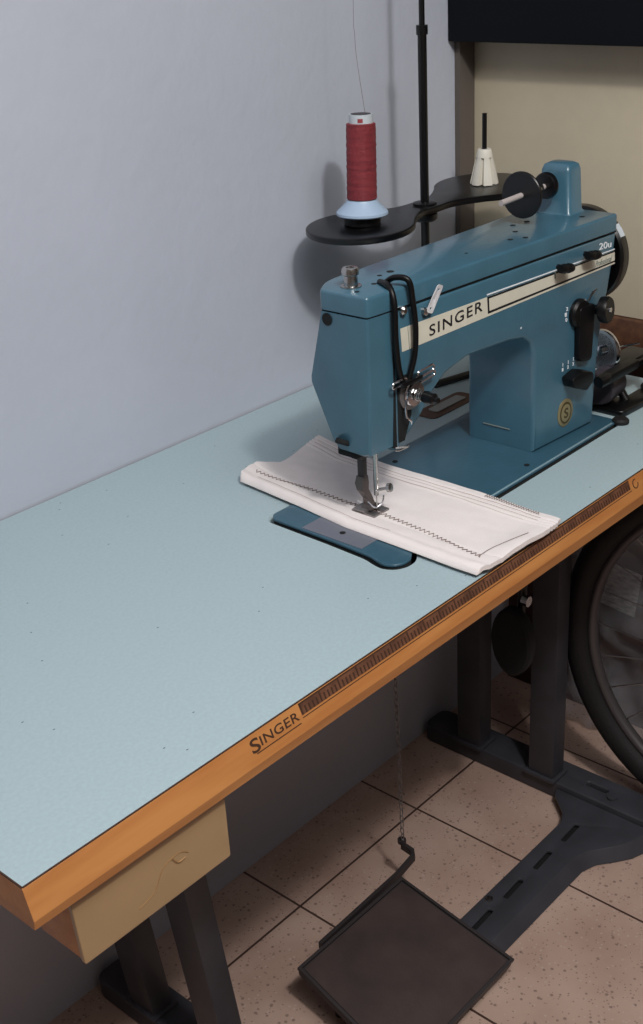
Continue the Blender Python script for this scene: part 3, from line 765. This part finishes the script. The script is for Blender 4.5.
mk('large_disc', lathe([(0, 0), (0.0275, 0), (0.0285, 0.001), (0.0285, 0.003), (0.0275, 0.004), (0, 0.004)], (0.945, sy, sz - 0.0015), (1, 0, 0), 44), M['black_paint'], br, label='larger black disc on the shaft')
mk('spacer', lathe([(0, 0), (0.006, 0), (0.006, 0.012), (0, 0.012)], (0.975, sy, sz), (1, 0, 0), 20), M['steel'], br)

# ================================================================== CLOTH
def lerp_pts(P, t):
    for (a, va), (b, vb) in zip(P, P[1:]):
        if t <= b: return va + (vb - va) * max(0, (t - a)) / (b - a)
    return P[-1][1]
XL = [(-0.01, 0.5835), (0.03, 0.583), (0.08, 0.585), (0.19, 0.5885), (0.27, 0.599), (0.36, 0.608), (0.41, 0.612)]
XR = [(-0.01, 0.742), (0.0, 0.743), (0.06, 0.748), (0.12, 0.753), (0.24, 0.753), (0.32, 0.756), (0.395, 0.778), (0.41, 0.780)]
YB = [(0, 0.378), (0.08, 0.388), (0.28, 0.396), (0.42, 0.372), (0.5, 0.374), (1, 0.394)]
YF = [(0, 0.0025), (0.1, -0.003), (0.35, -0.006), (0.7, -0.009), (0.9, -0.006), (1, -0.001)]
def cl_xy(u, v):
    yb = lerp_pts(YB, u); yf = lerp_pts(YF, u); y = yf + (yb - yf) * v
    return lerp_pts(XL, y) * (1 - u) + lerp_pts(XR, y) * u, y
from mathutils import noise as mn
def cl_h(u, v, x, y):
    hh = 0.0022
    # thick rolled hem on the left
    hh += 0.0042 * math.exp(-((u - 0.055) / 0.045) ** 2) + 0.0022 * math.exp(-((u - 0.15) / 0.07) ** 2)
    hh -= 0.0010 * math.exp(-((u - 0.235) / 0.012) ** 2)
    # pleat lines on the right
    for c, s in ((0.80, 0.010), (0.845, 0.010), (0.885, 0.010), (0.93, 0.014)):
        hh += 0.0016 * math.exp(-((u - c) / s) ** 2)
    hh += 0.0014 * math.exp(-((u - 0.97) / 0.03) ** 2)
    hh += 0.0014 * mn.noise(Vector((x * 26, y * 14, 3.3))) + 0.0007 * mn.noise(Vector((x * 60, y * 40, 8.3)))
    # lift near front end and back corner
    hh += 0.006 * math.exp(-((v - 0.0) / 0.07) ** 2) * (0.3 + math.sin(PI * min(1, u * 1.0)) ** 2)
    hh += 0.004 * math.exp(-((v - 1.0) / 0.05) ** 2) * math.exp(-((u - 0.2) / 0.15) ** 2)
    if u < 0.012: hh -= 0.0012
    # pressed flat round the foot
    d2 = ((x - 0.6365) / 0.022) ** 2 + ((y - 0.185) / 0.028) ** 2
    k = math.exp(-d2 ** 2)
    return max(0.0012, hh * (1 - k) + 0.0030 * k)
ZB = H + 0.0046
def cloth_z(u, v):
    x, y = cl_xy(u, v); return ZB + cl_h(u, v, x, y)
NU, NV = 110, 150
bm = bmesh.new()
topv = []; botv = []
for j in range(NV + 1):
    rt, rb_ = [], []
    for i in range(NU + 1):
        u, v = i / NU, j / NV; x, y = cl_xy(u, v)
        e = min(u, 1 - u); edge = 1 - max(0, 1 - e / 0.02) ** 2 * 0.85
        hh = cl_h(u, v, x, y) * edge
        rt.append(bm.verts.new((x, y, ZB + max(0.0004, hh))))
        lift_ = max(0.0, hh - 0.0050) * 0.9
        rb_.append(bm.verts.new((x, y, ZB - 0.0001 + lift_)))
    topv.append(rt); botv.append(rb_)
for j in range(NV):
    for i in range(NU):
        bm.faces.new((topv[j][i], topv[j][i + 1], topv[j + 1][i + 1], topv[j + 1][i]))
        bm.faces.new((botv[j][i], botv[j + 1][i], botv[j + 1][i + 1], botv[j][i + 1]))
for j in range(NV):
    bm.faces.new((topv[j][0], topv[j + 1][0], botv[j + 1][0], botv[j][0]))
    bm.faces.new((topv[j][NU], botv[j][NU], botv[j + 1][NU], topv[j + 1][NU]))
for i in range(NU):
    bm.faces.new((topv[0][i], botv[0][i], botv[0][i + 1], topv[0][i + 1]))
    bm.faces.new((topv[NV][i], topv[NV][i + 1], botv[NV][i + 1], botv[NV][i]))
cloth = mk('cloth_strip', bm, M['cloth'], ang=80)
tag(cloth, 'folded white cotton strip with zigzag stitching lying under the presser foot', 'cloth')
def on_cloth(u, v, d=0.0004):
    x, y = cl_xy(u, v); return Vector((x, y, ZB + cl_h(u, v, x, y) + d + (0.0004 if d > 0.0003 else 0)))
def u_for(xt, v):
    a = cl_xy(0, v); b = cl_xy(1, v); return (xt - a[0]) / (b[0] - a[0])
zz = []
k = 0; v = 0.05
XS = [(0, 0.607), (0.05, 0.611), (0.25, 0.628), (0.46, 0.636), (0.55, 0.6365), (0.8, 0.636), (1.0, 0.634)]
while v < 0.965:
    xt = lerp_pts(XS, v) + (0.0028 if k % 2 else -0.0028)
    zz.append(on_cloth(u_for(xt, v), v)); v += 0.0085; k += 1
mk('zigzag_stitch', tube(zz, 0.00055, 5), M['stitch'], cloth)
for uu, va, vb in ((0.10, 0.35, 0.93), (0.805, 0.10, 0.97), (0.865, 0.06, 0.98), (0.91, 0.06, 0.98)):
    mk('seam_line', tube([on_cloth(uu + 0.006 * math.sin(9 * t), t, 0.0001) for t in [va + (vb - va) * k / 60 for k in range(61)]], 0.0004, 5), M['hem'], cloth)
bm = bmesh.new(); t = 0.07
zz = []; k = 0
while t < 0.27:
    zz.append(on_cloth(0.955 + (0.018 if k % 2 else -0.018), t)); t += 0.0045; k += 1
mk('trial_stitch', tube(zz, 0.00045, 5), M['stitch'], cloth)
mk('thread_tail', tube(spline([on_cloth(0.16, 0.055), on_cloth(0.30, 0.06), on_cloth(0.46, 0.045), on_cloth(0.62, 0.03)], 8), 0.0004, 5), M['stitch'], cloth)

# ================================================================== THREAD STAND
RX, RY = 1.062, 0.430
zt_ = 1.0265
ts = empty('thread_stand', (RX, RY, H), 'black metal thread stand with two round trays behind the sewing machine', 'thread stand')
mk('rod', tube([(RX, RY, H), (RX, RY, 1.268)], 0.0062, 16), M['black_paint'], ts)
mk('rod', tube([(RX, RY, 1.262), (RX + 0.001, RY, 1.60)], 0.0040, 14), M['black_paint'], ts, label='thinner upper rod')
mk('collar', lathe([(0, 0), (0.0080, 0), (0.0080, 0.012), (0, 0.012)], (RX, RY, 1.258), n=20), M['black_paint'], ts)
mk('mounting_flange', lathe([(0, 0), (0.022, 0), (0.022, 0.004), (0.011, 0.006), (0.010, 0.02), (0, 0.02)], (RX, RY, H + 0.0002), n=24), M['black_paint'], ts)
LC = Vector((0.934, 0.442)); RC = Vector((1.200, 0.424)); HC = Vector((RX, RY))
def tray_outline(rd=0.0765, rw=0.024):
    pts = []
    d = (RC - LC).normalized(); n = Vector((-d.y, d.x))
    a0 = math.radians(42)
    for k in range(33):        # right disc
        a = -PI + a0 + (2 * PI - 2 * a0) * k / 32
        pts.append(RC + (d * math.cos(a) + n * math.sin(a)) * rd)
    def waist(c1, s, dd):
        p = c1; return p
    st = RC + (d * math.cos(PI - a0) + n * math.sin(PI - a0)) * rd
    en = LC + (d * math.cos(a0) + n * math.sin(a0)) * rd
    mid = HC + n * rw
    pts += [Vector(p[:2]) for p in [x for x in spline([(st.x, st.y, 0), ((st.x * 0.5 + mid.x * 0.5 - n.x * 0.004), (st.y * 0.5 + mid.y * 0.5 - n.y * 0.010), 0), (mid.x, mid.y, 0), ((en.x * 0.5 + mid.x * 0.5 - n.x * 0.004), (en.y * 0.5 + mid.y * 0.5 - n.y * 0.010), 0), (en.x, en.y, 0)], 6)][1:-1]]
    for k in range(33):
        a = a0 + (2 * PI - 2 * a0) * k / 32
        pts.append(LC + (d * math.cos(a) + n * math.sin(a)) * rd)
    st = LC + (d * math.cos(-a0) + n * math.sin(-a0)) * rd
    en = RC + (d * math.cos(-PI + a0) + n * math.sin(-PI + a0)) * rd
    mid = HC - n * rw
    pts += [Vector(p[:2]) for p in [x for x in spline([(st.x, st.y, 0), ((st.x * 0.5 + mid.x * 0.5 + n.x * 0.004), (st.y * 0.5 + mid.y * 0.5 + n.y * 0.010), 0), (mid.x, mid.y, 0), ((en.x * 0.5 + mid.x * 0.5 + n.x * 0.004), (en.y * 0.5 + mid.y * 0.5 + n.y * 0.010), 0), (en.x, en.y, 0)], 6)][1:-1]]
    return [(p.x, p.y) for p in pts]
ol = tray_outline(rd=0.0750)
def ZT(x): return 0.0010 + 0.030 * max(-0.09, x - 0.934)
bm = bmesh.new()
loft(bm, [[(x, y, z + ZT(x)) for x, y in grow(ol, -i)] for i, z in ((0.002, zt_ - 0.009), (0.0, zt_ - 0.007), (0.0, zt_ - 0.001), (0.001, zt_ - 0.0002), (0.003, zt_ + 0.0002))])
mk('tray', bm, M['black_paint'], ts, ang=50, label='figure-eight black tray')
mk('tray_clamp', lathe([(0, 0), (0.015, 0), (0.018, 0.003), (0.018, 0.010), (0.016, 0.012), (0, 0.012)], (RX, RY, zt_ - 0.018), n=28), M['black_paint'], ts)
mk('tray_clamp', lathe([(0, 0), (0.017, 0), (0.017, 0.004), (0.010, 0.006), (0, 0.006)], (RX, RY, zt_ + 0.0035), n=28), M['black_paint'], ts)
mk('spool_pin', tube([(RC.x, RC.y, zt_ + 0.006), (RC.x, RC.y, 1.137)], 0.0036, 12), M['black_paint'], ts)
mk('spool_pin', tube([(0.937, 0.441, zt_ - 0.001), (0.937, 0.441, 1.125)], 0.0034, 12), M['black_paint'], ts)
zs = zt_ + 0.0016
# ---- red spool
SX, SY = 0.937, 0.441
Z0 = zs
zs = Z0 + 0.0075
spl = empty('thread_spool', (SX, SY, zs), 'tall spool of red thread on pale blue cone base standing on left tray', 'thread spool')
bm = lathe([(0.0045, 0), (0.025, 0), (0.025, 0.0120), (0.0045, 0.0120)], (SX, SY, Z0), n=36)
mk('spool_foot', bm, M['black_plastic'], spl)
bm = lathe([(0.0055, 0.0045), (0.0340, 0.0045), (0.0355, 0.0060), (0.0352, 0.009), (0.0215, 0.0225), (0.0200, 0.0255), (0.0055, 0.0255)], (SX, SY, zs), n=44)
mk('spool_base', bm, M['pale_blue'], spl, label='pale blue plastic cone base')
bm = lathe([(0.0055, 0.0257), (0.0165, 0.0257), (0.0158, 0.136), (0.0055, 0.136)], (SX, SY, zs), n=36)
tb = mk('spool_tube', bm, M['label_and_patch_white'], spl, label='pale tube end with printed label')
bm = lathe([(0.0167, 0.1405), (0.0167, 0.1405 + 0.008), (0.0161, 0.1405 + 0.008)], (SX, SY, zs), n=36)
bm.free()
bm = loft(bmesh.new(), [[(SX + r * math.cos(a), SY + r * math.sin(a), zs + z) for r, z in ((0.0155, 0.1265), (0.0163, 0.1265), (0.0163, 0.1315), (0.0155, 0.1315))] for a in [math.radians(x) for x in range(205, 232, 3)]])
mk('label_print', bm, M['label_red'], tb, smooth=False)
mk('tube_mouth', lathe([(0.0125, 0.1361), (0.0135, 0.1365), (0.0045, 0.1363)], (SX, SY, zs), n=28), M['pedal_rim'], tb)
prof_ = [(0.0168, 0.0258), (0.0195, 0.0262), (0.0205, 0.0275)]
for k in range(1, 48):
    h = 0.0275 + (0.1225 - 0.0275) * k / 48
    prof_.append((0.0203 + 0.00022 * math.sin(k * 1.3) + (0.00035 if k % 7 == 0 else 0) - 0.0006 * k / 48, h))
prof_ += [(0.0195, 0.1238), (0.0166, 0.1248)]
mk('thread_winding', lathe(prof_, (SX, SY, zs), n=44), M['red'], spl, label='wound red thread')
# thread going up
pts = [(SX + 0.009, SY, zs + 0.137), (SX + 0.006, SY, 1.185), (0.930, 0.44, 1.24), (0.9265, 0.44, 1.27), (0.925, 0.44, 1.32), (0.935, 0.44, 1.60)]
mk('thread_end', tube(spline(pts, 8), 0.00035, 5), M['thread'], spl)
spl.rotation_euler.y = 0.034
# ---- white cone holder
zs = zt_ + 0.0099
cn = bmesh.new()
loops = []
for z, r in ((0, 0.0210), (0.004, 0.0205), (0.026, 0.0155), (0.038, 0.0125), (0.0385, 0.0125), (0.048, 0.0105), (0.050, 0.0095)):
    lp = []
    for k in range(48):
        a = 2 * PI * k / 48 + 0.3
        g = 0.62 if (k % 8) in (0, 1) and z < 0.0383 else 1.0
        lp.append((RC.x + r * g * math.cos(a), RC.y + r * g * math.sin(a), zs + z))
    loops.append(lp)
loft(cn, loops)
cone = mk('cone_holder', cn, M['ivory'], ang=25)
tag(cone, 'empty white plastic cone holder with slots on the right tray pin', 'cone holder')

# ================================================================== BOBBIN WINDER right of the machine
bw = empty('bobbin_winder', (1.11, 0.15, H), 'black bobbin winder with chrome rimmed wheel on table beside machine pillar', 'bobbin winder')
bm = plate(rounded([(1.064, 0.102), (1.150, 0.098), (1.215, 0.104), (1.215, 0.130), (1.115, 0.130), (1.100, 0.172), (1.066, 0.172)], 0.012, 4), [], H + 0.0002, H + 0.009, 0.002)
mk('base_plate', bm, M['black_paint'], bw)
mk('motor_body', lathe([(0, 0), (0.021, 0), (0.0235, 0.003), (0.0235, 0.042), (0.021, 0.046), (0, 0.046)], (1.064, 0.142, H + 0.034), (1, 0.1, 0), 32), mat('dark_grey_metal', srgb(58, 52, 58), 0.45), bw)
wx = (1.098, 0.158, 0.853)
mk('wheel_rim', lathe([(0.024, 0), (0.0285, 0), (0.0295, 0.003), (0.0285, 0.007), (0.024, 0.007), (0.024, 0)], wx, (1, -0.25, 0), 40), M['chrome'], bw)
mk('wheel_disc', lathe([(0, 0.001), (0.0245, 0.001), (0.0245, 0.005), (0, 0.005)], wx, (1, -0.25, 0), 36), M['rubber'], bw)
mk('wheel_hub', lathe([(0, -0.008), (0.007, -0.006), (0.007, 0.001), (0, 0.001)], wx, (1, -0.25, 0), 20), M['chrome'], bw)
mk('winder_arm', tube([(1.103, 0.158, 0.853), (1.112, 0.158, 0.83), (1.112, 0.124, H + 0.006)], 0.006, 12), M['black_paint'], bw)
mk('thumb_pin', tube([(1.104, 0.150, 0.856), (1.118, 0.112, 0.866)], 0.0014, 8), M['chrome'], bw)
mk('latch_bar', box((1.06, 0.124, 0.822), (1.185, 0.134, 0.831), 0.002, M4=Matrix.Identity(4)), M['black_paint'], bw)
mk('cross_piece', box((1.115, 0.130, 0.822), (1.19, 0.165, 0.834), 0.003), M['black_paint'], bw)
mk('guide_post', lathe([(0, 0), (0.014, 0), (0.014, 0.004), (0.008, 0.012), (0.007, 0.06), (0.009, 0.064), (0, 0.066)], (1.165, 0.116, H + 0.009), n=20), M['black_paint'], bw)

# ================================================================== UNDER THE TABLE: motor, knee lifter
mo = empty('clutch_motor', (1.04, 0.40, H - 0.35), 'dark electric clutch motor bolted beneath the table near right leg', 'motor')
mk('motor_casing', lathe([(0, 0), (0.060, 0), (0.072, 0.012), (0.072, 0.10), (0.060, 0.115), (0, 0.115)], (1.015, 0.40, 0.50), (1, 0, 0), 40), M['black_paint'], mo)
mk('motor_bracket', box((1.05, 0.33, 0.56), (1.11, 0.47, H - 0.0435), 0.004), M['black_paint'], mo)
mk('motor_pulley', lathe([(0, 0), (0.030, 0), (0.026, 0.006), (0.030, 0.012), (0, 0.012)], (0.999, 0.40, 0.50), (1, 0, 0), 32), M['dull_steel'], mo)
kl = empty('knee_lifter', (0.962, 0.203, 0.43), 'black oval knee lifter pad hanging on a rod beneath the table', 'knee lifter')
bm = bmesh.new(); loops = []
for s, d in ((0.90, -0.012), (1.0, -0.008), (1.0, 0.004), (0.9, 0.010)):
    loops.append([(0.962 + d, 0.203 + 0.034 * s * math.cos(a), 0.440 + 0.056 * s * math.sin(a)) for a in [2 * PI * k / 32 for k in range(32)]])
loft(bm, loops); mk('pad', bm, M['dark_cav'], kl)
mk('lifter_rod', tube(spline([(0.972, 0.203, 0.43), (0.982, 0.203, 0.50), (0.984, 0.200, 0.60), (0.984, 0.200, H - 0.063)], 6), 0.0065, 12), M['black_paint'], kl)
mk('rod_clamp', lathe([(0, 0), (0.008, 0), (0.008, 0.010), (0, 0.010)], (0.974, 0.196, 0.505), (0, -1, 0), 14), M['chrome'], kl)

# ================================================================== RIGHT: desk, beige board, black cabinet
dk = empty('side_desk', (1.75, 0.25, 0), 'brown wooden desk standing right of the sewing table under the beige board', 'desk')
mk('desktop', box((1.325, -0.06, 0.768), (2.20, 0.540, 0.8225), 0.003), M['wood_dark'], dk)
for lx, ly in ((1.80, 0.49), (2.15, 0.0), (2.15, 0.49)):
    mk('leg', box((lx - 0.025, ly - 0.025, 0.0), (lx + 0.025, ly + 0.025, 0.767), 0.003), M['wood_dark'], dk)
mk('end_panel', box((1.440, -0.055, 0.0), (1.458, 0.53, 0.767), 0.002), M['red_brown'], dk, label='reddish brown end panel')
bb_ = mk('panel_board', box((1.334, -0.10, 0.8235), (1.352, 0.5445, 1.222), 0.0015), M['board'])
tag(bb_, 'large plain beige board standing upright on the brown desk', 'board')
cab = mk('wall_cabinet', box((1.276, -0.14, 1.2245), (1.75, 0.5455, 1.75), 0.003), M['navy'])
tag(cab, 'very dark navy box cabinet hanging above the beige board', 'cabinet')

# ================================================================== BICYCLE WHEEL
th = math.radians(-86); WR = 0.332
hd = Vector((math.cos(th), math.sin(th), 0)); wax = Vector((-hd.y, hd.x, 0))
wc = Vector((1.257, -0.052, WR + 0.0005))
wh = empty('bicycle_wheel', (wc.x, wc.y, 0), 'bicycle wheel with black tyre standing on the floor right of the table', 'wheel')
def tor(R_, r_, n=96, m=14, sxx=1.0):
    bm = bmesh.new(); rings = []
    for k in range(n):
        a = 2 * PI * k / n; d = hd * math.cos(a) + Vector((0, 0, 1)) * math.sin(a)
        rings.append([bm.verts.new(wc + d * (R_ + r_ * math.cos(b)) + wax * r_ * sxx * math.sin(b)) for b in [2 * PI * j / m for j in range(m)]])
    for k in range(n):
        A_, B_ = rings[k], rings[(k + 1) % n]
        for j in range(m): bm.faces.new((A_[j], A_[(j + 1) % m], B_[(j + 1) % m], B_[j]))
    return bm
mk('tyre', tor(WR - 0.0235, 0.0235), M['rubber'], wh)
mk('rim', tor(WR - 0.0500, 0.0085, sxx=1.3), M['alu'], wh)
bm = lathe([(0, -0.045), (0.008, -0.045), (0.008, -0.03), (0.020, -0.028), (0.020, -0.024), (0.012, -0.02), (0.012, 0.02), (0.020, 0.024), (0.020, 0.028), (0.008, 0.03), (0.008, 0.045), (0, 0.045)], wc, wax, 24)
mk('hub', bm, M['dull_steel'], wh)
for k in range(28):
    a = 2 * PI * k / 28; sd = 0.024 if k % 2 else -0.024
    d = hd * math.cos(a) + Vector((0, 0, 1)) * math.sin(a)
    a2 = a + (0.9 if (k // 2) % 2 else -0.9)
    d2 = hd * math.cos(a2) + Vector((0, 0, 1)) * math.sin(a2)
    mk('spoke', tube([wc + d2 * 0.018 + wax * sd, wc + d * (WR - 0.056)], 0.0011, 5), M['steel'], wh)
# clear plastic bag with paper behind the wheel
bm = bmesh.new()
NX, NZ = 36, 40
g = []
for j in range(NZ + 1):
    row = []
    for i in range(NX + 1):
        s, t = i / NX, j / NZ
        y = 0.40 - 0.50 * s; z = 0.004 + 0.46 * t
        xx = 1.385 + 0.030 * mn.noise(Vector((s * 4, t * 5, 1.0))) + 0.02 * mn.noise(Vector((s * 13, t * 12, 5.0))) + 0.01 * t * t
        row.append(bm.verts.new((xx, y, z)))
    g.append(row)
for j in range(NZ):
    for i in range(NX): bm.faces.new((g[j][i], g[j][i + 1], g[j + 1][i + 1], g[j + 1][i]))
bmesh.ops.solidify(bm, geom=bm.faces[:], thickness=0.0006)
pl = mk('plastic_sheet', bm, M['plastic'], ang=180)
tag(pl, 'crumpled clear plastic sheet hanging behind the bicycle wheel', 'plastic sheet')
bm = box((-0.035, -0.0006, -0.045), (0.035, 0.0006, 0.045))
Mx = Matrix.Translation((1.4325, 0.285, 0.285)) @ Matrix.Rotation(math.radians(-90), 4, 'Z') @ Matrix.Rotation(0.12, 4, 'Y')
for v in bm.verts: v.co = Mx @ v.co
pp = mk('printed_sheet', bm, M['paper'], smooth=False)
tag(pp, 'small grey printed paper seen through plastic behind the wheel', 'paper')
